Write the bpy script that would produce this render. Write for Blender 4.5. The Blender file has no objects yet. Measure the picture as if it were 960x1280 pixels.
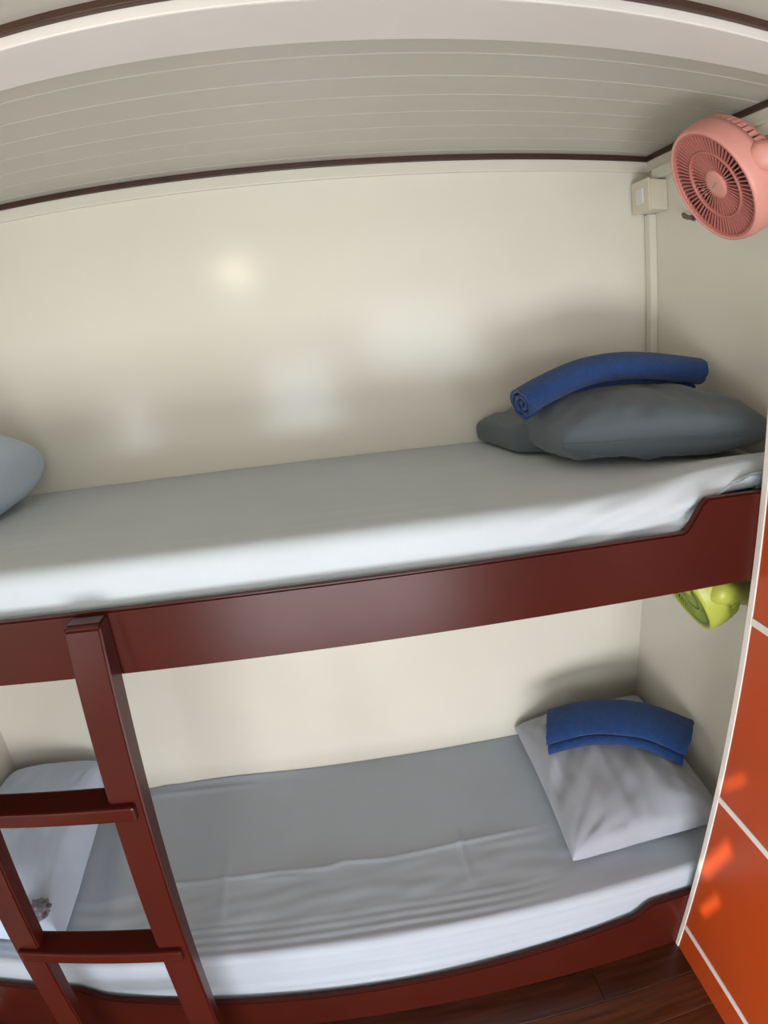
import bpy, bmesh, math, random
from mathutils import Vector, Matrix, noise
random.seed(7)
SC = bpy.context.scene
COL = SC.collection

# ------------------------------------------------------------------ camera
# clip-on fisheye lens: theta(r) polynomial, r in mm on a 9.6 x 12.8 mm sensor
CZ = 1.7142
cam_d = bpy.data.cameras.new('camera'); cam = bpy.data.objects.new('camera', cam_d); COL.objects.link(cam)
cam_d.type = 'PANO'
cam_d.panorama_type = 'FISHEYE_LENS_POLYNOMIAL'
cam_d.sensor_fit = 'AUTO'
SENS = 12.8
cam_d.sensor_width = SENS; cam_d.sensor_height = SENS
for i, c in enumerate((0.69348614, 0.03681372, -0.12877371, 0.04860321)):
    setattr(cam_d, 'fisheye_polynomial_k%d' % (i + 1), -c / 5.0 ** (i + 1))
cam_d.fisheye_polynomial_k0 = 0.0
cam_d.fisheye_fov = math.radians(179)
cam_d.clip_start = 0.01
RM = ((0.98763333, 0.09900390, 0.12156737), (-0.12928267, 0.95292747, 0.27425394), (-0.08869268, -0.28657889, 0.95394243))
m = Matrix.Identity(4)
for r in range(3):
    m[r][0] = RM[r][0]; m[r][1] = RM[r][2]; m[r][2] = -RM[r][1]
m[2][3] = CZ
cam.matrix_world = m
SC.camera = cam

# ------------------------------------------------------------------ colour management, world, sun, daylight
SC.view_settings.view_transform = 'Standard'; SC.view_settings.look = 'None'
SC.view_settings.gamma = 1.0; SC.view_settings.use_curve_mapping = False
SC.view_settings.exposure = 0.0
SC.cycles.use_denoising = True
SC.cycles.max_bounces = 10; SC.cycles.diffuse_bounces = 6
SC.cycles.sample_clamp_indirect = 6.0
W = bpy.data.worlds.new('world'); SC.world = W; W.use_nodes = True
W.node_tree.nodes['Background'].inputs[0].default_value = (0.62, 0.78, 1.0, 1)
W.node_tree.nodes['Background'].inputs[1].default_value = 1.5

SUN_DIR = Vector((0.85, 0.25, -0.46)).normalized()
sd = bpy.data.lights.new('sun', 'SUN'); sd.energy = 6.0; sd.angle = math.radians(0.8); sd.color = (1.0, 0.86, 0.68)
so = bpy.data.objects.new('sun', sd); COL.objects.link(so)
so.rotation_euler = SUN_DIR.to_track_quat('-Z', 'Y').to_euler(); so.location = (-3, 0, 4)

# room dimensions (metres): x along the bunks, y towards the back wall, z up
XL, XR, XRR = -1.22, 1.056, 1.46      # left wall, alcove end wall, room right wall
YB, YF = 1.65, -1.20                  # back wall, front wall
ZC = 2.212                            # ceiling
F = 0.916                             # front of the bunk rails

def daylight(name, x0, x1, z0, z1, power, color, side=False):
    l = bpy.data.lights.new(name, 'AREA'); l.shape = 'RECTANGLE'; l.size = x1 - x0; l.size_y = z1 - z0
    l.energy = power; l.color = color
    o = bpy.data.objects.new(name, l); COL.objects.link(o)
    if side:                                     # in the left wall, shines along +x
        o.location = (XL + 0.012, (x0 + x1) / 2, (z0 + z1) / 2); d = Vector((1, 0, 0))
    else:                                        # in the front wall, shines along +y
        o.location = ((x0 + x1) / 2, YF + 0.012, (z0 + z1) / 2); d = Vector((0, 1, 0))
    o.rotation_euler = d.to_track_quat('-Z', 'Z').to_euler()
    return o
DAY = (0.86, 0.93, 1.0)
daylight('daylight_door', -0.62, 0.64, 0.06, 0.84, 54.0, (0.97, 0.975, 1.0))
daylight('daylight_window', -0.36, 0.17, 1.04, 1.64, 5.8, DAY)
daylight('daylight_side_window', 0.46, 1.24, 1.48, 1.96, 5.6, DAY)

daylight('fill_light_left', -1.0, -0.30, 0.95, 1.40, 8.0, (0.95, 0.97, 1.0), True)  # added fill light to brighten the end wall, no window known there

# ------------------------------------------------------------------ materials
MATS = {}
def lin(c):
    return tuple(((v / 255) / 12.92 if v / 255 <= 0.04045 else ((v / 255 + 0.055) / 1.055) ** 2.4) for v in c)
def mat(name, rgb, rough=0.5, var=0.06, vscale=6.0, bump=0.0, bscale=80.0, coat=0.0, spec=0.5, sheen=0.0, emit=None, estr=0.0, stretch=None, metal=0.0, rgb2=None):
    if name in MATS: return MATS[name]
    M = bpy.data.materials.new(name); M.use_nodes = True; MATS[name] = M
    nt = M.node_tree; N = nt.nodes; L = nt.links; b = N['Principled BSDF']
    col = lin(rgb)
    tc = N.new('ShaderNodeTexCoord'); mp = N.new('ShaderNodeMapping'); L.new(tc.outputs['Object'], mp.inputs[0])
    if stretch: mp.inputs['Scale'].default_value = stretch
    nz = N.new('ShaderNodeTexNoise'); nz.inputs['Scale'].default_value = vscale; nz.inputs['Detail'].default_value = 5
    L.new(mp.outputs[0], nz.inputs['Vector'])
    rp = N.new('ShaderNodeValToRGB'); e = rp.color_ramp.elements
    lo = lin(rgb2) if rgb2 else tuple(c * (1 - var) for c in col)
    hi = col if rgb2 else tuple(min(1, c * (1 + var)) for c in col)
    e[0].position = 0.32; e[0].color = (*lo, 1); e[1].position = 0.68; e[1].color = (*hi, 1)
    L.new(nz.outputs[0], rp.inputs[0]); L.new(rp.outputs[0], b.inputs['Base Color'])
    b.inputs['Roughness'].default_value = rough; b.inputs['Specular IOR Level'].default_value = spec
    b.inputs['Metallic'].default_value = metal
    if coat: b.inputs['Coat Weight'].default_value = coat; b.inputs['Coat Roughness'].default_value = 0.12
    if sheen: b.inputs['Sheen Weight'].default_value = sheen; b.inputs['Sheen Roughness'].default_value = 0.5
    if bump:
        n2 = N.new('ShaderNodeTexNoise'); n2.inputs['Scale'].default_value = bscale; n2.inputs['Detail'].default_value = 3
        L.new(mp.outputs[0], n2.inputs['Vector'])
        bp = N.new('ShaderNodeBump'); bp.inputs['Strength'].default_value = bump; bp.inputs['Distance'].default_value = 0.004
        L.new(n2.outputs[0], bp.inputs['Height']); L.new(bp.outputs[0], b.inputs['Normal'])
    if emit: b.inputs['Emission Color'].default_value = (*lin(emit), 1); b.inputs['Emission Strength'].default_value = estr
    return M

M_wall = mat('wall_gloss_paint', (222, 219, 206), 0.19, 0.025, 2.0, 0.10, 26.0, spec=0.62)
M_ceil = mat('ceiling_pvc', (186, 182, 172), 0.38, 0.02, 3.0)
M_beam = mat('beam_paint', (216, 212, 206), 0.4, 0.03, 4.0, 0.05, 60)
M_cove = mat('coving', (214, 211, 198), 0.4, 0.02)
M_brown = mat('brown_trim', (62, 38, 26), 0.4, 0.15, 20.0)
M_red = mat('red_brown_paint', (66, 22, 14), 0.27, 0.10, 5.0, 0.05, 30.0, spec=0.16)
M_floor = mat('floor_wood', (92, 48, 26), 0.3, 0.3, 7.0, 0.05, 40.0, stretch=(0.6, 9, 1), rgb2=(54, 26, 14))
M_floor2 = mat('floor_wood_dark', (72, 36, 20), 0.3, 0.3, 7.0, 0.05, 40.0, stretch=(0.6, 9, 1), rgb2=(42, 20, 12))
M_gap = mat('floor_joint', (30, 16, 10), 0.8)
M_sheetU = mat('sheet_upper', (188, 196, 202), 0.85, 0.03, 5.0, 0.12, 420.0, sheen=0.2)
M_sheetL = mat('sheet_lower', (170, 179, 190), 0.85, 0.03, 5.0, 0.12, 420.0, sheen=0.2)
M_core = mat('mattress_core', (62, 52, 52), 0.9)
M_pilD = mat('pillow_charcoal', (84, 93, 99), 0.85, 0.05, 8.0, 0.15, 300.0, sheen=0.2)
M_pilB = mat('pillow_blue_grey', (180, 196, 214), 0.85, 0.03, 8.0, 0.12, 300.0, sheen=0.2)
M_pilL = mat('pillow_pale_blue', (186, 201, 224), 0.85, 0.03, 8.0, 0.12, 300.0, sheen=0.2)
M_pilW = mat('pillow_pale', (158, 162, 172), 0.85, 0.03, 8.0, 0.12, 300.0, sheen=0.2)
M_tow = mat('towel_blue', (19, 58, 112), 0.95, 0.14, 60.0, 1.0, 260.0, sheen=0.15)
M_pink = mat('fan_pink', (216, 148, 136), 0.4, 0.02)
M_pinkd = mat('fan_pink_dark', (186, 114, 104), 0.45, 0.02)
M_lime = mat('fan_lime', (172, 178, 72), 0.4, 0.02)
M_limed = mat('fan_lime_dark', (128, 146, 56), 0.45, 0.02)
M_dark = mat('fan_dark', (60, 34, 34), 0.6)
M_grey = mat('logo_grey', (150, 140, 136), 0.5)
M_box = mat('switch_plastic', (214, 208, 188), 0.4, 0.02)
M_pipe = mat('conduit_plastic', (222, 218, 204), 0.4, 0.02)
M_or = mat('orange_laminate', (178, 70, 28), 0.32, 0.04, 3.0, 0.03, 60.0, spec=0.3)
M_edge = mat('white_edging', (226, 218, 210), 0.45, 0.02)
M_white = mat('white_frame', (220, 220, 216), 0.5, 0.02)
M_glass = mat('window_pane', (225, 235, 245), 0.1, 0.01)
M_lamp = mat('lamp_diffuser', (255, 248, 230), 0.5, 0.0, emit=(255, 240, 204), estr=19.0)
M_pinkb = mat('fan_pink_inner', (150, 84, 78), 0.6)
M_limeb = mat('fan_lime_inner', (96, 112, 44), 0.6)
M_hook = mat('hook_brown', (104, 84, 74), 0.5)
M_lace = mat('lace_scrap', (96, 94, 106), 0.9, 0.5, 90.0, rgb2=(150, 152, 164))

# ------------------------------------------------------------------ helpers
def link(name, me, material=None, parent=None, smooth=False):
    o = bpy.data.objects.new(name, me); COL.objects.link(o)
    if material is not None:
        me.materials.clear(); me.materials.append(material)
    if smooth:
        for p in me.polygons: p.use_smooth = True
    if parent is not None: o.parent = parent
    return o
def to_obj(name, bm, material, parent=None, smooth=False):
    bmesh.ops.recalc_face_normals(bm, faces=bm.faces[:])
    me = bpy.data.meshes.new(name); bm.to_mesh(me); bm.free()
    return link(name, me, material, parent, smooth)
def bx(bm, x0, x1, y0, y1, z0, z1, bevel=0.0, seg=2):
    r = bmesh.ops.create_cube(bm, size=1.0)
    for v in r['verts']:
        v.co = Vector(((x0 + x1) / 2 + v.co.x * (x1 - x0), (y0 + y1) / 2 + v.co.y * (y1 - y0), (z0 + z1) / 2 + v.co.z * (z1 - z0)))
    if bevel:
        es = list({e for v in r['verts'] for e in v.link_edges})
        bmesh.ops.bevel(bm, geom=es, offset=bevel, segments=seg, affect='EDGES', profile=0.6)
    return bm
def box(name, x0, x1, y0, y1, z0, z1, material, parent=None, bevel=0.0, seg=2):
    return to_obj(name, bx(bmesh.new(), x0, x1, y0, y1, z0, z1, bevel, seg), material, parent)
def empty(name, loc, label, cat, group=None):
    o = bpy.data.objects.new(name, None); COL.objects.link(o); o.location = loc; o.empty_display_size = 0.05
    tag(o, label, cat, group); return o
def tag(o, label, cat, group=None):
    o['label'] = label; o['category'] = cat
    if group: o['group'] = group
    return o
def keep(o, root):
    """parent a part built in world space to its thing without moving it"""
    o.parent = root; o.matrix_parent_inverse = Matrix.Translation(root.location).inverted(); return o
def struct(o):
    o['kind'] = 'structure'; return o
def grid_mesh(name, P, closed_u=False):
    nu, nv = len(P), len(P[0])
    vs = [tuple(p) for row in P for p in row]; fs = []
    for i in range(nu if closed_u else nu - 1):
        j = (i + 1) % nu
        for k in range(nv - 1): fs.append((i * nv + k, j * nv + k, j * nv + k + 1, i * nv + k + 1))
    me = bpy.data.meshes.new(name); me.from_pydata(vs, [], fs); me.update(); return me
def lathe(bm, prof, n=48):
    """profile (r, h) turned about the local z axis"""
    rings = []
    for r, h in prof:
        rings.append([bm.verts.new((r * math.cos(2 * math.pi * i / n), r * math.sin(2 * math.pi * i / n), h)) for i in range(n)] if r > 1e-6 else [bm.verts.new((0, 0, h))])
    for a, b in zip(rings[:-1], rings[1:]):
        for i in range(n):
            j = (i + 1) % n
            if len(a) == 1: bm.faces.new((a[0], b[i], b[j]))
            elif len(b) == 1: bm.faces.new((a[i], a[j], b[0]))
            else: bm.faces.new((a[i], a[j], b[j], b[i]))
    return bm
def tube(bm, pts, r, n=14, cap=True):
    """round tube along points, r number or list"""
    pts = [Vector(p) for p in pts]; rs = r if isinstance(r, (list, tuple)) else [r] * len(pts); rings = []
    for i, p in enumerate(pts):
        t = (pts[min(i + 1, len(pts) - 1)] - pts[max(i - 1, 0)]).normalized()
        a = t.cross(Vector((0, 0, 1)) if abs(t.z) < 0.9 else Vector((1, 0, 0))).normalized(); b = t.cross(a)
        rings.append([bm.verts.new(p + rs[i] * (a * math.cos(2 * math.pi * k / n) + b * math.sin(2 * math.pi * k / n))) for k in range(n)])
    for A, B in zip(rings[:-1], rings[1:]):
        for k in range(n): bm.faces.new((A[k], A[(k + 1) % n], B[(k + 1) % n], B[k]))
    if cap: bm.faces.new(rings[0]); bm.faces.new(rings[-1])
    return bm
def nz3(x, y, z=0.0): return noise.noise(Vector((x, y, z)))
def smooth01(t): t = max(0.0, min(1.0, t)); return t * t * (3 - 2 * t)

# ------------------------------------------------------------------ room shell
T = 0.06
floor = struct(box('floor', XL, XRR, YF, YB, -0.05, -0.006, M_gap))
pl_me = {}
def plank(x0, x1, y0, y1, z0, z1, name, parent, material, bevel):
    key = (round(x1 - x0, 4), round(y1 - y0, 4), name, material.name)
    if key not in pl_me:
        bm = bx(bmesh.new(), -(x1 - x0) / 2, (x1 - x0) / 2, -(y1 - y0) / 2, (y1 - y0) / 2, -(z1 - z0) / 2, (z1 - z0) / 2, bevel, 1)
        me = bpy.data.meshes.new(name); bmesh.ops.recalc_face_normals(bm, faces=bm.faces[:]); bm.to_mesh(me); bm.free(); me.materials.append(material)
        pl_me[key] = me
    o = bpy.data.objects.new(name, pl_me[key]); COL.objects.link(o)
    o.location = ((x0 + x1) / 2, (y0 + y1) / 2, (z0 + z1) / 2); o.parent = parent; return o
pw = 0.118
n = int((YB - YF) / pw); LEN = (XRR - XL) / 2
for i in range(n + 1):
    y0 = YF + i * pw; y1 = min(y0 + pw - 0.0015, YB)
    if y1 - y0 < 0.02 or y0 > 1.0: continue
    off = (0.0, 0.45, 0.9, 0.25)[i % 4]
    xs = [XL] + [x for x in (XL + off, XL + off + 1.34) if XL + 0.05 < x < XRR - 0.05] + [XRR]
    for k, (a, b) in enumerate(zip(xs[:-1], xs[1:])):
        plank(a, b - 0.0015, y0, y1, -0.012, 0.0, 'floor_plank', floor, (M_floor, M_floor2, M_floor)[(i * 2 + k * 3) % 3], 0.0012)

wall_back = struct(box('wall_back', XL - T, XR + 0.4, YB, YB + T, 0, 2.3, M_wall))
wall_right = struct(box('wall_right', XR, XR + 0.4, 0.9165, YB, 0, 2.3, M_wall))
struct(box('wall_right', XRR, XRR + T, YF - T, 0.9165, 0, 2.3, M_wall)).name = 'wall_right_front'
# front wall behind the photographer: low double door, two windows
def wall_with_holes(name, u0, u1, z0, z1, holes, fn):
    """solid wall pieces between rectangular openings; fn(u0,u1,z0,z1,bm) adds one block"""
    us = sorted({u0, u1, *[h[0] for h in holes], *[h[1] for h in holes]}); zs = sorted({z0, z1, *[h[2] for h in holes], *[h[3] for h in holes]})
    bm = bmesh.new()
    for a, b in zip(us[:-1], us[1:]):
        for c, d in zip(zs[:-1], zs[1:]):
            mu, mz = (a + b) / 2, (c + d) / 2
            if any(h[0] < mu < h[1] and h[2] < mz < h[3] for h in holes): continue
            fn(a, b, c, d, bm)
    return struct(to_obj(name, bm, M_wall))
H_door = (-0.66, 0.68, 0.0, 0.97); H_b = (-0.40, 0.21, 1.0, 1.68); H_c = (0.42, 1.28, 1.44, 2.0)
wall_with_holes('wall_front', XL - T, XRR + T, 0, 2.3, [H_door, H_b, H_c], lambda a, b, c, d, bm: bx(bm, a, b, YF - T, YF, c, d))
H_d = (0.06, 0.46, 1.28, 1.92)
H_s = (-1.04, -0.26, 0.91, 1.44)
wall_with_holes('wall_left', YF - T, YB, 0, 2.3, [H_d, H_s], lambda a, b, c, d, bm: bx(bm, XL - T, XL, a, b, c, d))
def frame(name, h, material=M_white, bars=1):
    x0, x1, z0, z1 = h; w = 0.035
    root = struct(box(name, x0, x1, YF - 0.05, YF - 0.04, z0, z1, M_glass))
    for a, b, c, d in ((x0, x0 + w, z0, z1), (x1 - w, x1, z0, z1), (x0 + w, x1 - w, z0, z0 + w), (x0 + w, x1 - w, z1 - w, z1)):
        box('frame_bar', a, b, YF - 0.04, YF + 0.004, c, d, material, root)
    for k in range(bars):
        xm = x0 + (x1 - x0) * (k + 1) / (bars + 1)
        box('mullion', xm - 0.016, xm + 0.016, YF - 0.04, YF + 0.018, z0 + w, z1 - w, material, root)
    return root
frame('door_1', H_door, M_white, 1); frame('window_1', H_b, M_white, 0); frame('window_2', H_c, M_white, 1)
def add_fill_window(h):  # unseen window added around the left fill light
    y0, y1, z0, z1 = h; w = 0.04
    root = struct(box('fill_window', XL - 0.05, XL - 0.04, y0, y1, z0, z1, M_glass))
    for a, b, c, d in ((y0, y0 + w, z0, z1), (y1 - w, y1, z0, z1), (y0 + w, y1 - w, z0, z0 + w), (y0 + w, y1 - w, z1 - w, z1)):
        box('frame_bar', XL - 0.04, XL + 0.004, a, b, c, d, M_white, root)
add_fill_window(H_s)
# added unseen mask board, gaps shaped to throw sun spots on the cabinet
def sun_mask():
    bm = bmesh.new(); x = XL - 0.03; t = 0.006
    y0, y1, z0, z1 = H_d
    dy, dz = -0.627, 1.146
    spots = [[(.912, .648), (.900, .640), (.836, .722), (.846, .736)], [(.918, .345), (.886, .330), (.818, .500), (.846, .528)], [(.872, .222), (.850, .212), (.806, .322), (.826, .340)]]
    outer = [bm.verts.new((x, a, b)) for a, b in ((y0, z0), (y1, z0), (y1, z1), (y0, z1))]
    es = [bm.edges.new((outer[i], outer[(i + 1) % 4])) for i in range(4)]
    for s in spots:
        vs = [bm.verts.new((x, a + dy, b + dz)) for a, b in s]
        es += [bm.edges.new((vs[i], vs[(i + 1) % 4])) for i in range(4)]
    bmesh.ops.triangle_fill(bm, edges=es, use_beauty=True, use_dissolve=False, normal=Vector((1, 0, 0)))
    r = bmesh.ops.extrude_face_region(bm, geom=bm.faces[:])
    for v in [g for g in r['geom'] if isinstance(g, bmesh.types.BMVert)]: v.co.x -= t
    return struct(to_obj('sun_mask_board', bm, M_white))
sun_mask()
# ceilings: plastic planks under a backing board
ceil = struct(box('ceiling', XL - T, XRR + T, YF - T, YB + T, ZC + 0.008, 2.3, M_ceil))
ys = [0.947 + 0.0948 * 0, 1.042, 1.137, 1.229, 1.321, 1.413, 1.505, 1.597, YB]
ys = [0.885] + ys
for a, b in zip(ys[:-1], ys[1:]):
    plank(XL, XR + 0.02, a + 0.0010, b - 0.0010, ZC, ZC + 0.008, 'ceiling_plank', ceil, M_ceil, 0.0018)
y = 0.765
while y > YF:
    plank(XL, XRR, max(y - 0.0935, YF) + 0.0022, y - 0.0022, ZC - 0.021, ZC + 0.008, 'ceiling_plank', ceil, M_ceil, 0.0028); y -= 0.0935
struct(box('trim_1', XL, XRR, 0.765, 0.886, 2.158, ZC + 0.008, M_beam, bevel=0.003))
struct(box('trim_2', XL, XRR, 0.752, 0.7648, 2.1765, ZC - 0.021, M_brown, bevel=0.002))
struct(box('trim_3', XL, XR, YB - 0.014, YB, 2.1965, ZC, M_brown, bevel=0.002))
struct(box('trim_4', XR - 0.014, XR, 0.886, YB - 0.014, 2.1965, ZC, M_brown, bevel=0.002))
struct(box('trim_5', XL, XR, YB - 0.011, YB, 2.164, 2.1965, M_cove, bevel=0.003))
struct(box('trim_6', XR - 0.011, XR, 0.918, YB - 0.011, 2.164, 2.1965, M_cove, bevel=0.003))

# ------------------------------------------------------------------ bunk frames
def rail_profile(xl, xr, zb, zt, rise, cl, cr, sag=0.0):
    pts = [(xl, zb), (xr, zb), (xr, zt + rise)]
    def s_curve(xa, za, xb, zb_, n=12):
        return [(xa + (xb - xa) * t / n, za + (zb_ - za) * smooth01(t / n)) for t in range(n + 1)]
    pts += s_curve(cr[1], zt + rise, cr[0], zt) + [(cr[0] + (cl[1] - cr[0]) * t / 16, zt - sag * (1 - (t / 8 - 1) ** 2)) for t in range(1, 16)] * bool(sag) + s_curve(cl[1], zt, cl[0], zt + rise)
    pts += [(xl, zt + rise)]
    return pts
def rail(name, prof, y0, y1, root):
    bm = bmesh.new()
    f = bm.faces.new([bm.verts.new((x, y0, z)) for x, z in prof])
    r = bmesh.ops.extrude_face_region(bm, geom=[f])
    for v in r['geom']:
        if isinstance(v, bmesh.types.BMVert): v.co.y = y1
    bmesh.ops.recalc_face_normals(bm, faces=bm.faces[:])
    es = [e for e in bm.edges if len(e.link_faces) == 2 and e.calc_face_angle(0) > 1.2]
    bmesh.ops.bevel(bm, geom=es, offset=0.0035, segments=2, affect='EDGES')
    return keep(to_obj(name, bm, M_red), root)
XE = XR - 0.002                               # the rails run on behind the cabinet
bed = empty('bunk_bed', (0, F, 0.0), 'red-brown painted two-tier bunk bed built in along the cream back wall', 'bunk bed')
rail('side_rail', rail_profile(XL, XE, 1.195, 1.322, 0.064, (-0.90, -0.84), (0.668, 0.722)), F, F + 0.018, bed)['label'] = 'upper side rail with a stepped end'
keep(box('base_board', XL + 0.002, XR - 0.002, F + 0.025, YB - 0.002, 1.215, 1.245, M_red), bed)
rail('side_rail', rail_profile(XL, XE, 0.0, 0.190, 0.045, (-0.84, -0.75), (0.668, 0.735), 0.054), F, F + 0.018, bed)['label'] = 'lower side rail resting on the floor'
keep(box('base_board', XL + 0.002, XR - 0.002, F + 0.025, YB - 0.002, 0.06, 0.09, M_red), bed)

# ------------------------------------------------------------------ ladder
lad = empty('bunk_ladder', (-0.595, 0.70, 0.0), 'red-brown wooden ladder leaning against the upper bunk rail', 'ladder')
LY = lambda z: 0.705 + 0.1265 * z            # front face of the stiles
def stile(x0, x1):
    bm = bmesh.new(); d = 0.034
    vs = []
    prof = [(LY(0), 0.0), (LY(1.318) , 1.312), (LY(1.318) + 0.008, 1.318), (F - 0.001, 1.318), (F - 0.001, 1.23), (LY(0) + d, 0.0)]
    f = bm.faces.new([bm.verts.new((x0, y, z)) for y, z in prof])
    r = bmesh.ops.extrude_face_region(bm, geom=[f])
    for v in r['geom']:
        if isinstance(v, bmesh.types.BMVert): v.co.x = x1
    bmesh.ops.recalc_face_normals(bm, faces=bm.faces[:])
    es = [e for e in bm.edges if e.calc_face_angle(0) > 0.3]
    bmesh.ops.bevel(bm, geom=es, offset=0.004, segments=2, affect='EDGES')
    return keep(to_obj('stile', bm, M_red), lad)
stile(-0.465, -0.400); stile(-0.798, -0.733)
for z in (0.977, 0.615, 0.255):
    yf = LY(z) - 0.014
    bm = bx(bmesh.new(), -0.784, -0.414, yf, yf + 0.066, z - 0.033, z, 0.005, 2)
    keep(to_obj('rung', bm, M_red), lad)

# ------------------------------------------------------------------ mattresses with fitted sheets
def mattress(label, ztop, zbot, top_fn, side_fn, material, dx, x1=None, drop=None, r=0.032):
    root = empty('mattress', (0, (F + YB) / 2, zbot), label, 'mattress')
    xa, xb = XL + 0.012, (x1 or XR - 0.012)
    yf, yb = F + 0.030, YB - 0.0008
    keep(box('mattress_core', xa + 0.01, xb - 0.01, yf + 0.012, yb - 0.01, zbot, ztop - 0.014, M_core, bevel=0.012), root)
    P = []
    sec = []                                         # (y, z, kind, t) from the back edge over the top, round the front and down
    ny = int((yb - yf - r) / dx)
    sec += [(yb, ztop - 0.05, 0, 0), (yb, ztop - 0.004, 0, 0)]
    for i in range(ny + 1): sec.append((yb - 0.001 - (yb - 0.001 - yf - r) * i / ny, ztop, 1, i / ny))
    for i in range(1, 8):
        a = math.pi / 2 * i / 8; sec.append((yf + r - r * math.sin(a), ztop - r + r * math.cos(a), 2, i / 8))
    ns = max(8, int((ztop - r - zbot) / dx / 1.2))
    for i in range(ns + 1): sec.append((yf, ztop - r - (ztop - r - zbot - 0.004) * i / ns, 3, i / ns))
    nx = int((xb - xa) / (dx * 1.5))
    for j in range(nx + 1):
        x = xa + (xb - xa) * j / nx; row = []
        e = min(1.0, min(j, nx - j) * dx * 1.5 / 0.03); er = 0.018 * (1 - math.sqrt(max(0, 1 - (1 - e) ** 2)))
        for (y, z, k, t) in sec:
            dz = top_fn(x, y) if k in (0, 1) else top_fn(x, yf + r) * (1 - t if k == 2 else 0)
            dy = side_fn(x, z) * (1 if k == 3 else (t if k == 2 else 0))
            zz = z + dz - (er if k < 3 else 0)
            if k == 3 and drop:
                lim = drop(x)
                if zz < lim: zz = lim + (zz - lim) * 0.02
            row.append((x, y + dy, zz))
        P.append(row)
    keep(link('fitted_sheet', grid_mesh('fitted_sheet', P), material, None, True), root)
    return root
def upper_top(x, y):
    d = 0.003 * nz3(x * 1.3, y * 2.5, 3) + 0.0006 * nz3(x * 3, y * 40, 9)
    d += 0.0012 * math.exp(-((y - 1.02 - 0.01 * nz3(x * 2, 5)) / 0.006) ** 2) * smooth01(nz3(x * 2.2, 1.7) * 2 + .4)
    d += 0.034 * smooth01((x - 0.50) / 0.38) * smooth01((1.16 - y) / 0.16)
    return d
def upper_side(x, z):
    d = 0.004 * nz3(x * 2, z * 9, 1) + 0.0022 * nz3(x * 4 + z * 18, z * 30, 2) * 0.7
    w = smooth01((x - 0.25) / 0.4)
    s = (z - 1.32) - 0.28 * (x - 0.5)
    d += w * 0.016 * math.sin(s * 125 + 3 * nz3(x * 5, z * 5)) * (0.4 + 0.6 * nz3(x * 6, s * 30, 4))
    return d
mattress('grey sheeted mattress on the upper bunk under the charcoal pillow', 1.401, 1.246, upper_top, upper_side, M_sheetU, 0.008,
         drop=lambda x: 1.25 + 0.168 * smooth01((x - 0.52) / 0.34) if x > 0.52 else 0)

CR = [(-0.70, 1.213), (-0.53, 1.215), (-0.423, 1.216), (-0.271, 1.217), (-0.131, 1.209), (-0.084, 1.221), (0.032, 1.208), (0.223, 1.216), (0.445, 1.221), (0.55, 1.222)]
def crease_y(x):
    for (a, b), (c, d) in zip(CR[:-1], CR[1:]):
        if a <= x <= c: return b + (d - b) * (x - a) / (c - a)
    return None
def lower_top(x, y):
    d = 0.004 * nz3(x * 1.5, y * 3, 7) + 0.0008 * nz3(x * 6, y * 14, 8)
    cy = crease_y(x)
    if cy is not None:                               # pressed fold along the bed
        t = y - cy; k = smooth01((x + 0.70) / 0.1) * smooth01((0.55 - x) / 0.15)
        d += k * (0.0050 * math.exp(-(t / 0.007) ** 2) + 0.0022 * math.exp(-((t - 0.004) / 0.03) ** 2)) * (0.75 + 0.5 * nz3(x * 5, 2))
        d += k * 0.004 * math.exp(-((t + 0.03 - 0.06 * max(0, -x - 0.1)) / 0.012) ** 2) * smooth01(nz3(x * 4.2, 8.8) * 3)
    for cx, ya, yb_, s in ((-0.431, 1.06, 1.39, 1), (0.262, 1.05, 1.31, -1)):
        t = x - cx - 0.02 * (y - 1.22) * -s
        k = smooth01((y - ya) / 0.05) * smooth01((yb_ - y) / 0.1)
        d += k * 0.0048 * math.exp(-(t / 0.008) ** 2)
    w = smooth01((1.075 - y) / 0.04) * smooth01((0.52 - x) / 0.3)
    d += w * 0.0022 * math.sin((y + 0.012 * nz3(x * 2.2, 4.4)) * 230) * (0.35 + 0.9 * max(0, nz3(x * 1.6, y * 8, 6) + .35))
    w2 = smooth01((1.21 - y) / 0.05) * smooth01((y - 1.03) / 0.05)
    d += w2 * 0.0030 * nz3(x * 9 + y * 5, y * 26 - x * 4, 12)
    d += 0.005 * math.exp(-((y - 1.605) / 0.012) ** 2) * smooth01((-0.30 - x) / 0.2)
    d += 0.016 * math.exp(-((y - 1.66) / 0.03) ** 2) * math.exp(-((x + 0.45) / 0.22) ** 2)
    d += 0.006 * smooth01((-0.6 - x) / 0.2) * math.sin(x * 45 + y * 8) * smooth01((y - 1.0) / 0.2)
    return d
def lower_side(x, z):
    return 0.004 * nz3(x * 2.2, z * 10, 21) + 0.003 * nz3(x * 1.2, z * 45, 22)
mattress('grey sheeted mattress with creased folds on the lower bunk', 0.309, 0.092, lower_top, lower_side, M_sheetL, 0.0055, r=0.020)

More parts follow.
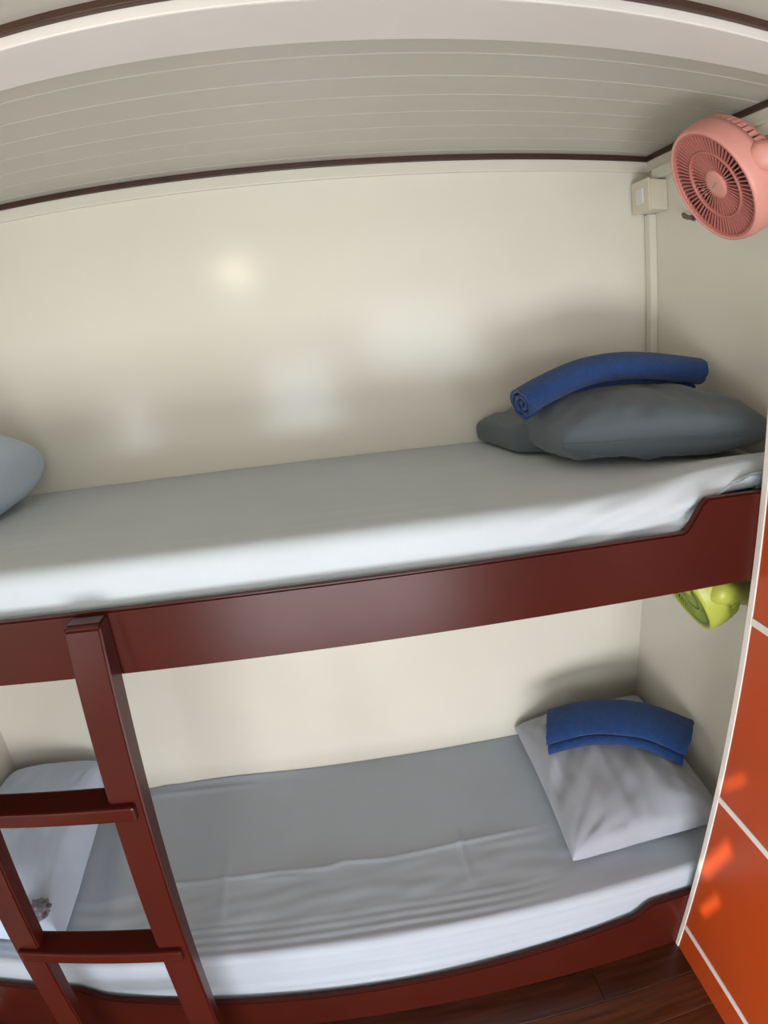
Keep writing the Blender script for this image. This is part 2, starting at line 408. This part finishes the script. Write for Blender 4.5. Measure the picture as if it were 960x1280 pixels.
# ------------------------------------------------------------------ pillows
def pillow_mesh(name, c, hu, hd, bow=0.05, seed=0, wr=0.004, power=0.42, floor_z=None, lims=None, n=56):
    """c: corners left-back, left-front, right-front, right-back of the seam; hu / hd puff above / below"""
    A, B, Cc, Dd = [Vector(q) for q in c]
    nrm = ((Cc - A).cross(Dd - B)).normalized()
    if nrm.z < 0: nrm = -nrm
    def base(u, v):
        uu = u * (1 - bow * (1 - v * v)); vv = v * (1 - bow * (1 - u * u))
        s = (uu + 1) / 2; t = (vv + 1) / 2        # s left->right, t front->back
        return (B * (1 - s) + Cc * s) * (1 - t) + (A * (1 - s) + Dd * s) * t
    def ease(k): return math.sin(math.pi / 2 * k)
    vs = []; fs = []
    us = [ease(-1 + 2 * i / n) for i in range(n + 1)]
    for side in (1, -1):
        for i in range(n + 1):
            for j in range(n + 1):
                u, v = us[i], us[j]; p = base(u, v)
                q = max(0.0, (1 - u * u) * (1 - v * v)); h = q ** power
                r = math.hypot(u, v)
                w = 0
                for su in (-1, 1):                   # creases fanning out of the corners and edges
                    for sv in (-1, 1):
                        du, dv = u - su, v - sv; rr = math.hypot(du, dv); an = math.atan2(dv, du)
                        w += math.exp(-rr * 1.6) * nz3(an * 4 + seed * 3.1, rr * 1.2, su + 3 * sv + seed)
                w += 0.8 * nz3((u - v) * 4.2 + seed, (u + v) * 0.7, seed + 5) * math.exp(-((u + 0.6) / 0.6) ** 2)
                w += 0.5 * nz3(u * 2.1 + seed, v * 2.1, seed * 1.7) + 0.35 * nz3(u * 7 + seed, v * 1.8, seed)
                w *= min(1, q * 6)
                H = (hu if side > 0 else hd)
                p = p + nrm * (side * H * h + wr * 2.2 * w) 
                if floor_z is not None: p.z = max(p.z, floor_z + 0.001)
                if lims:
                    p.x = min(max(p.x, lims[0]), lims[1]); p.y = min(max(p.y, lims[2]), lims[3])
                vs.append(tuple(p))
    N1 = n + 1; o = N1 * N1
    idx = lambda s, i, j: (i * N1 + j) if s == 0 or i in (0, n) or j in (0, n) else o + i * N1 + j
    for s in (0, 1):
        for i in range(n):
            for j in range(n):
                f = [idx(s, i, j), idx(s, i + 1, j), idx(s, i + 1, j + 1), idx(s, i, j + 1)]
                fs.append(f if s == 0 else f[::-1])
    me = bpy.data.meshes.new(name); me.from_pydata(vs, [], fs); me.update()
    bm = bmesh.new(); bm.from_mesh(me); bmesh.ops.delete(bm, geom=[v for v in bm.verts if not v.link_faces], context='VERTS'); bmesh.ops.recalc_face_normals(bm, faces=bm.faces[:]); bm.to_mesh(me); bm.free()
    return me
def seam(c, bow, r, material, root, n=24):
    A, B, Cc, Dd = [Vector(q) for q in c]; pts = []
    def base(u, v):
        uu = u * (1 - bow * (1 - v * v)); vv = v * (1 - bow * (1 - u * u)); s = (uu + 1) / 2; t = (vv + 1) / 2
        return (B * (1 - s) + Cc * s) * (1 - t) + (A * (1 - s) + Dd * s) * t
    for k in range(n + 1): pts.append(base(-1 + 2 * k / n, -1))
    return pts
ZU, ZL = 1.405, 0.314
pr = empty('pillow', (0.80, 1.36, ZU), 'charcoal grey pillow with a loose flap at the far end of the upper bunk', 'pillow')
cU = [(0.530, 1.600, 1.462), (0.535, 1.175, 1.465), (1.005, 1.060, 1.468), (1.045, 1.600, 1.475)]
keep(link('pillow_body', pillow_mesh('pillow_body', cU, 0.098, 0.07, 0.0, 3, 0.0075, 0.27, 1.411, (0.3, 1.05, 1.0, 1.644)), M_pilD, None, True), pr)
cF = [(0.468, 1.635, 1.432), (0.505, 1.40, 1.432), (0.72, 1.28, 1.46), (0.72, 1.630, 1.47)]
keep(link('pillowcase_flap', pillow_mesh('pillowcase_flap', cF, 0.056, 0.05, 0.0, 5, 0.0035, 0.14, 1.409, (0.3, 1.05, 1.0, 1.645), 32), M_pilD, None, True), pr)
sp = seam(cU, 0.0, 0.0015, M_pilD, pr)
keep(to_obj('seam', tube(bmesh.new(), [(p.x, p.y - 0.001, max(p.z + 0.004 * nz3(p.x * 9, 3.0), 1.413)) for p in sp], 0.0022, 8), M_pilD, None, True), pr)
pl = tag(link('pillow', pillow_mesh('pillow', [(-1.19, 1.60, 1.51), (-1.19, 1.06, 1.51), (-0.79, 1.09, 1.505), (-0.765, 1.58, 1.505)], 0.125, 0.12, 0.0, 8, 0.003, 0.24, 1.409, (XL + 0.005, 2, 0, 1.644)), M_pilB, None, True),
         'light blue-grey pillow cut off at the left end of the upper bunk', 'pillow')
cR = [(0.572, 1.632, 0.350), (0.540, 1.050, 0.340), (0.995, 1.020, 0.378), (1.045, 1.610, 0.395)]
tag(link('pillow', pillow_mesh('pillow', cR, 0.106, 0.06, 0.04, 11, 0.0105, 0.29, 0.316, (0, 1.05, 0, 1.644)), M_pilW, None, True),
    'pale grey pillow under the folded blue towel on the lower bunk', 'pillow')
tag(link('pillow', pillow_mesh('pillow', [(-1.205, 1.61, 0.425), (-1.205, 1.0, 0.40), (-0.848, 1.00, 0.385), (-0.860, 1.61, 0.445)], 0.108, 0.11, 0.0, 15, 0.007, 0.20, 0.318, (XL + 0.004, 2, 0, 1.644)), M_pilL, None, True),
    'pale grey pillow behind the ladder at the left end of the lower bunk', 'pillow')

# ------------------------------------------------------------------ towels
def roll_mesh(name, path, ra, rb, turns, thick, up=(0, 0, 1), sides=None, start=0.0, flat=0.0, seed=0, nseg=60, npt=110, tail=0.0):
    """towel rolled into a spiral and laid along path; ra / rb half axes of the section"""
    path = [Vector(p) for p in path]
    def cr(t):
        t = t * (len(path) - 1); i = min(int(t), len(path) - 2); f = t - i
        p0 = path[max(i - 1, 0)]; p1 = path[i]; p2 = path[i + 1]; p3 = path[min(i + 2, len(path) - 1)]
        return 0.5 * ((2 * p1) + (p2 - p0) * f + (2 * p0 - 5 * p1 + 4 * p2 - p3) * f * f + (3 * p1 - p0 - 3 * p2 + p3) * f ** 3)
    up = Vector(up)
    spiral = []
    for k in range(npt + 1):
        t = k / npt; a = start + turns * 2 * math.pi * t
        rad = 0.16 + (0.84) * t
        spiral.append((rad * math.cos(a), rad * math.sin(a)))
    inner = []
    for k, (x, y) in enumerate(spiral):
        r = math.hypot(x, y); q = max(0.04, r - thick) / r; inner.append((x * q, y * q))
    loop = spiral + inner[::-1]; nl = len(loop); P = []
    for s in range(nseg + 1):
        t = s / nseg; p = cr(t); tan = (cr(min(1, t + 0.01)) - cr(max(0, t - 0.01))).normalized()
        side = tan.cross(up).normalized(); u2 = side.cross(tan).normalized()
        if sides: side = (Vector(sides[0]) * (1 - t) + Vector(sides[1]) * t).normalized()
        row = []
        for k, (x, y) in enumerate(loop):
            sc = 1 + 0.05 * nz3(t * 5, math.atan2(y, x) * 1.1, seed)
            e = 0.006 * nz3(x * 2.5 + seed, y * 2.5, 4) if s in (0, nseg) else 0
            row.append(p + side * (x * ra * sc) + u2 * (y * rb * sc) + tan * e)
        P.append(row)
    vs = [tuple(q) for row in P for q in row]; fs = []
    for s in range(nseg):
        for k in range(nl): fs.append((s * nl + k, (s + 1) * nl + k, (s + 1) * nl + (k + 1) % nl, s * nl + (k + 1) % nl))
    m1 = npt + 1
    for s in (0, nseg):
        for k in range(npt):
            a = s * nl + k; b = s * nl + k + 1; c = s * nl + (nl - 2 - k); d = s * nl + (nl - 1 - k)
            fs.append((a, b, c, d) if s else (d, c, b, a))
    me = bpy.data.meshes.new(name); me.from_pydata(vs, [], fs); me.update()
    bm = bmesh.new(); bm.from_mesh(me); bmesh.ops.recalc_face_normals(bm, faces=bm.faces[:]); bm.to_mesh(me); bm.free()
    return me
tag(link('rolled_towel', roll_mesh('rolled_towel', [(0.490, 1.310, 1.545), (0.56, 1.325, 1.572), (0.66, 1.335, 1.602), (0.76, 1.34, 1.612), (0.86, 1.345, 1.606), (0.94, 1.345, 1.594), (1.005, 1.345, 1.584)], 0.051, 0.045, 2.6, 0.20, start=0.77, seed=2), M_tow, None, True),
    'blue terry towel rolled up on the charcoal pillow', 'towel')
tag(link('folded_towel', roll_mesh('folded_towel', [(0.606, 1.422, 0.496), (0.695, 1.404, 0.519), (0.785, 1.376, 0.530), (0.875, 1.332, 0.528), (0.945, 1.280, 0.514), (0.996, 1.235, 0.498)], 0.098, 0.036, 1.75, 0.36, up=(-0.05, -0.35, 1), sides=((-0.36, -0.90, -0.30), (-0.62, -0.72, -0.30)), start=0.97, seed=6), M_tow, None, True),
    'blue terry towel folded flat on the pale pillow of the lower bunk', 'towel')

# ------------------------------------------------------------------ wall fans
def make_fan(loc, nrm, mc, md, mi, label, wall_pt, neck_pt):
    root = empty('wall_fan', loc, label, 'fan', None)
    root.rotation_euler = Vector(nrm).to_track_quat('Z', 'Y').to_euler()
    # local frame: z = the way the fan blows, face at z = 0, drum goes back to -z
    def part(name, bm, material, smooth=True, parent=None): return to_obj(name, bm, material, parent or root, smooth)
    body = part('housing', lathe(bmesh.new(), [(0.1165, -0.002), (0.1195, 0.001), (0.1225, 0.0), (0.126, -0.008), (0.1295, -0.026), (0.1300, -0.042), (0.1285, -0.056), (0.1255, -0.056), (0.126, -0.044), (0.123, -0.015), (0.1165, -0.006), (0.1165, -0.002)], 64), mc)
    # front grille
    def ring(r0, r1, z0, z1, name):
        return part(name, lathe(bmesh.new(), [(r0, z0), (r0, z1), ((r0 + r1) / 2, z1 + 0.0015), (r1, z1), (r1, z0), (r0, z0)], 56), md)
    ring(0.112, 0.118, -0.010, -0.003, 'grille_ring'); ring(0.070, 0.076, -0.016, -0.008, 'grille_ring')
    bar_me = {}
    def bars(r0, r1, z0, z1, n, w):
        for k in range(n):
            key = (r0, r1)
            if key not in bar_me:
                bm = bmesh.new(); vs = []
                for (r, z) in ((r0, z0), (r1, z1)):
                    vs.append([bm.verts.new((r, s * w, z + h)) for s, h in ((-1, 0.0018), (1, 0.0018), (1, -0.006), (-1, -0.006))])
                for i in range(4): bm.faces.new((vs[0][i], vs[0][(i + 1) % 4], vs[1][(i + 1) % 4], vs[1][i]))
                bm.faces.new(vs[0]); bm.faces.new(vs[1][::-1])
                bmesh.ops.recalc_face_normals(bm, faces=bm.faces[:])
                me = bpy.data.meshes.new('grille_bar'); bm.to_mesh(me); bm.free(); me.materials.append(md); bar_me[key] = me
            o = bpy.data.objects.new('grille_bar', bar_me[key]); COL.objects.link(o); o.parent = root
            o.rotation_euler = (0, 0, 2 * math.pi * (k + (0.5 if r0 > 0.06 else 0)) / n)
    bars(0.030, 0.072, -0.014, -0.011, 46, 0.0012); bars(0.074, 0.115, -0.011, -0.006, 68, 0.0014)
    hub = part('hub_cap', lathe(bmesh.new(), [(0.0, -0.0075), (0.022, -0.0085), (0.030, -0.011), (0.033, -0.016), (0.033, -0.024), (0.0, -0.024)], 40), mc)
    bmk = bx(bmesh.new(), -0.012, 0.012, -0.0018, 0.0018, -0.0086, -0.0070, 0.0006, 1)
    lm = part('maker_mark', bmk, M_grey, False, hub); lm.rotation_euler = (0, 0, math.radians(20))
    # blades
    for k in range(5):
        bm = bmesh.new(); P = []
        for i in range(7):
            r = 0.03 + 0.075 * i / 6; hw = 0.35 * (0.7 + 0.5 * math.sin(math.pi * i / 6))
            P.append([bm.verts.new((r * math.cos(a), r * math.sin(a), -0.036 - 0.012 * t)) for t, a in ((-1, -hw), (0, 0), (1, hw))])
        for a, b in zip(P[:-1], P[1:]):
            for t in range(2): bm.faces.new((a[t], a[t + 1], b[t + 1], b[t]))
        bmesh.ops.solidify(bm, geom=bm.faces[:], thickness=0.0015)
        o = part('blade', bm, md); o.rotation_euler = (0, 0, 2 * math.pi * k / 5)
    # rear guard: slotted shoulder with ribs, closed by the motor cover
    part('motor_back', lathe(bmesh.new(), [(0.0, -0.056), (0.112, -0.056), (0.112, -0.062), (0.098, -0.084), (0.062, -0.100), (0.0, -0.100)], 48), mi)
    rib = {}
    for k in range(54):
        if 'm' not in rib:
            bm = bmesh.new(); vs = []
            for (r, z) in ((0.1255, -0.055), (0.122, -0.074), (0.108, -0.092), (0.066, -0.108)):
                vs.append([bm.verts.new((r + a, s * 0.0042, z - b)) for s, a, b in ((-1, 0.003, 0.003), (1, 0.003, 0.003), (1, -0.003, -0.003), (-1, -0.003, -0.003))])
            for a, b in zip(vs[:-1], vs[1:]):
                for i in range(4): bm.faces.new((a[i], a[(i + 1) % 4], b[(i + 1) % 4], b[i]))
            bm.faces.new(vs[0]); bm.faces.new(vs[-1][::-1]); bmesh.ops.recalc_face_normals(bm, faces=bm.faces[:])
            me = bpy.data.meshes.new('rear_rib'); bm.to_mesh(me); bm.free(); me.materials.append(mc); rib['m'] = me
        o = bpy.data.objects.new('rear_rib', rib['m']); COL.objects.link(o); o.parent = root; o.rotation_euler = (0, 0, 2 * math.pi * k / 54)
    part('motor_cover', lathe(bmesh.new(), [(0.070, -0.098), (0.071, -0.106), (0.060, -0.116), (0.0, -0.122)], 40), mc)
    # neck to the wall, built in world space
    bpy.context.view_layer.update()
    inv = (Matrix.Translation(Vector(loc)) @ Vector(nrm).to_track_quat('Z', 'Y').to_matrix().to_4x4()).inverted()
    back = Vector(neck_pt)
    w = Vector(wall_pt)
    bm = tube(bmesh.new(), [back, back + (w - back) * 0.02, back + (w - back) * 0.06, back + (w - back) * 0.15, back + (w - back) * 0.35, w + Vector((-0.022, 0, 0))], [0.014, 0.024, 0.030, 0.033, 0.032, 0.030], 24)
    bm.transform(inv); part('neck', bm, mc)
    bm = lathe(bmesh.new(), [(0.0, 0.0), (0.052, 0.0), (0.052, 0.016), (0.044, 0.024), (0.0, 0.025)], 40)
    bm.transform(Matrix.Translation(w) @ Matrix.Rotation(-math.pi / 2, 4, 'Y')); bm.transform(inv); part('wall_base', bm, mc)
    return root
PN = (-0.8613, 0.0905, -0.50)
make_fan((0.843, 1.083, 1.990), PN, M_pink, M_pinkd, M_pinkb, 'pink round fan mounted high on the end wall under the ceiling', (XR, 1.12, 2.08), (0.852, 0.942, 2.020))
make_fan((0.822, 1.130, 1.092), PN, M_lime, M_limed, M_limeb, 'lime green fan mounted under the upper bunk beside the orange cabinet', (XR, 1.11, 1.047), (0.822, 1.000, 1.139))

# ------------------------------------------------------------------ switch box, conduit, hook
sb = empty('switch_box', (XR, 1.60, 2.04), 'cream surface-mounted switch box in the corner near the ceiling', 'switch')
keep(box('back_box', XR - 0.058, XR - 0.0005, 1.553, 1.640, 2.040, 2.126, M_box, bevel=0.004), sb)
cp = keep(box('cover_plate', XR - 0.066, XR - 0.058, 1.550, 1.643, 2.037, 2.129, M_box, bevel=0.003), sb)
rk = box('rocker', XR - 0.070, XR - 0.064, 1.578, 1.615, 2.062, 2.104, M_white, bevel=0.002); keep(rk, sb)
tag(box('cable_conduit', XR - 0.024, XR - 0.0005, 1.618, 1.646, 1.415, 2.0385, M_pipe, bevel=0.002), 'white cable trunking running down the corner below the switch box', 'cable trunking')
tag(box('cable_conduit', XR - 0.022, XR - 0.0005, 1.17, 1.600, 2.132, 2.1625, M_pipe, bevel=0.002), 'short white cable trunking along the end wall above the switch box', 'cable trunking')
hk = empty('wall_hook', (XR, 1.435, 1.995), 'small brown hook on the end wall behind the pink fan', 'hook')
keep(to_obj('hook_base', lathe(bmesh.new(), [(0, 0), (0.009, 0), (0.009, 0.004), (0, 0.005)], 16), M_hook), hk).rotation_euler = (0, -math.pi / 2, 0)
hk.children[0].matrix_parent_inverse = Matrix.Identity(4)
keep(to_obj('hook_arm', tube(bmesh.new(), [(XR - 0.004, 1.435, 1.995), (XR - 0.02, 1.435, 1.995), (XR - 0.032, 1.435, 1.999), (XR - 0.037, 1.435, 2.006)], [0.006, 0.006, 0.007, 0.004], 10), M_hook, None, True), hk)

# ------------------------------------------------------------------ orange cabinet
cab = empty('cabinet', (1.15, 0.55, 0.0), 'tall orange cabinet with white edging beside the end of the bunk bed', 'cabinet')
CX, CY0, CY1, CT = 0.846, 0.10, 0.9150, 1.587
keep(box('carcass', CX + 0.012, XRR - 0.004, CY0 + 0.016, CY1 - 0.017, 0.0, CT - 0.018, M_edge), cab)
keep(box('side_panel', CX - 0.002, XRR - 0.004, CY1 - 0.016, CY1, 0.0, CT, M_edge, bevel=0.0015), cab)
keep(box('side_panel', CX - 0.002, XRR - 0.004, CY0, CY0 + 0.016, 0.0, CT, M_edge, bevel=0.0015), cab)
keep(box('top_panel', CX - 0.002, XRR - 0.004, CY0 + 0.0165, CY1 - 0.0165, CT - 0.017, CT, M_edge, bevel=0.0015), cab)
zz = [0.0, 0.096, 0.606, 1.098, CT - 0.018]
for k, (a, b) in enumerate(zip(zz[:-1], zz[1:])):
    if k: keep(box('shelf_edge', CX - 0.001, CX + 0.012, CY0 + 0.0165, CY1 - 0.0165, a - 0.0, a + 0.017, M_edge), cab)
    keep(box('front_panel', CX + 0.001, CX + 0.0118, CY0 + 0.0165, CY1 - 0.0165, a + (0.0175 if k else 0.0), b - 0.0005, M_or, bevel=0.0008), cab)

# ------------------------------------------------------------------ small things
def scrap():
    bm = bmesh.new(); bmesh.ops.create_icosphere(bm, subdivisions=4, radius=0.03)
    for v in bm.verts:
        k = 1 + 0.5 * nz3(v.co.x * 60, v.co.y * 60, v.co.z * 60) + 0.35 * nz3(v.co.x * 140, v.co.y * 140, v.co.z * 140)
        v.co = v.co * k; v.co.z *= 0.55; v.co.x *= 1.1
    bm.transform(Matrix.Translation((-0.872, 1.012, 0.468)))
    return tag(to_obj('crumpled_cloth', bm, M_lace, None, True), 'small crumpled grey cloth on the pillow behind the ladder', 'cloth')
scrap()
lp = empty('ceiling_lamp', (-0.33, 0.13, ZC - 0.021), 'round white ceiling lamp in front of the bunks', 'lamp')
keep(to_obj('lamp_base', lathe(bmesh.new(), [(0.0, 0), (0.09, 0), (0.09, -0.014), (0.0, -0.014)], 48), M_white, None, True), lp).matrix_parent_inverse = Matrix.Identity(4)
keep(to_obj('lamp_shade', lathe(bmesh.new(), [(0.080, -0.015), (0.083, -0.045), (0.077, -0.066), (0.06, -0.078), (0.0, -0.082)], 48), M_lamp, None, True), lp).matrix_parent_inverse = Matrix.Identity(4)
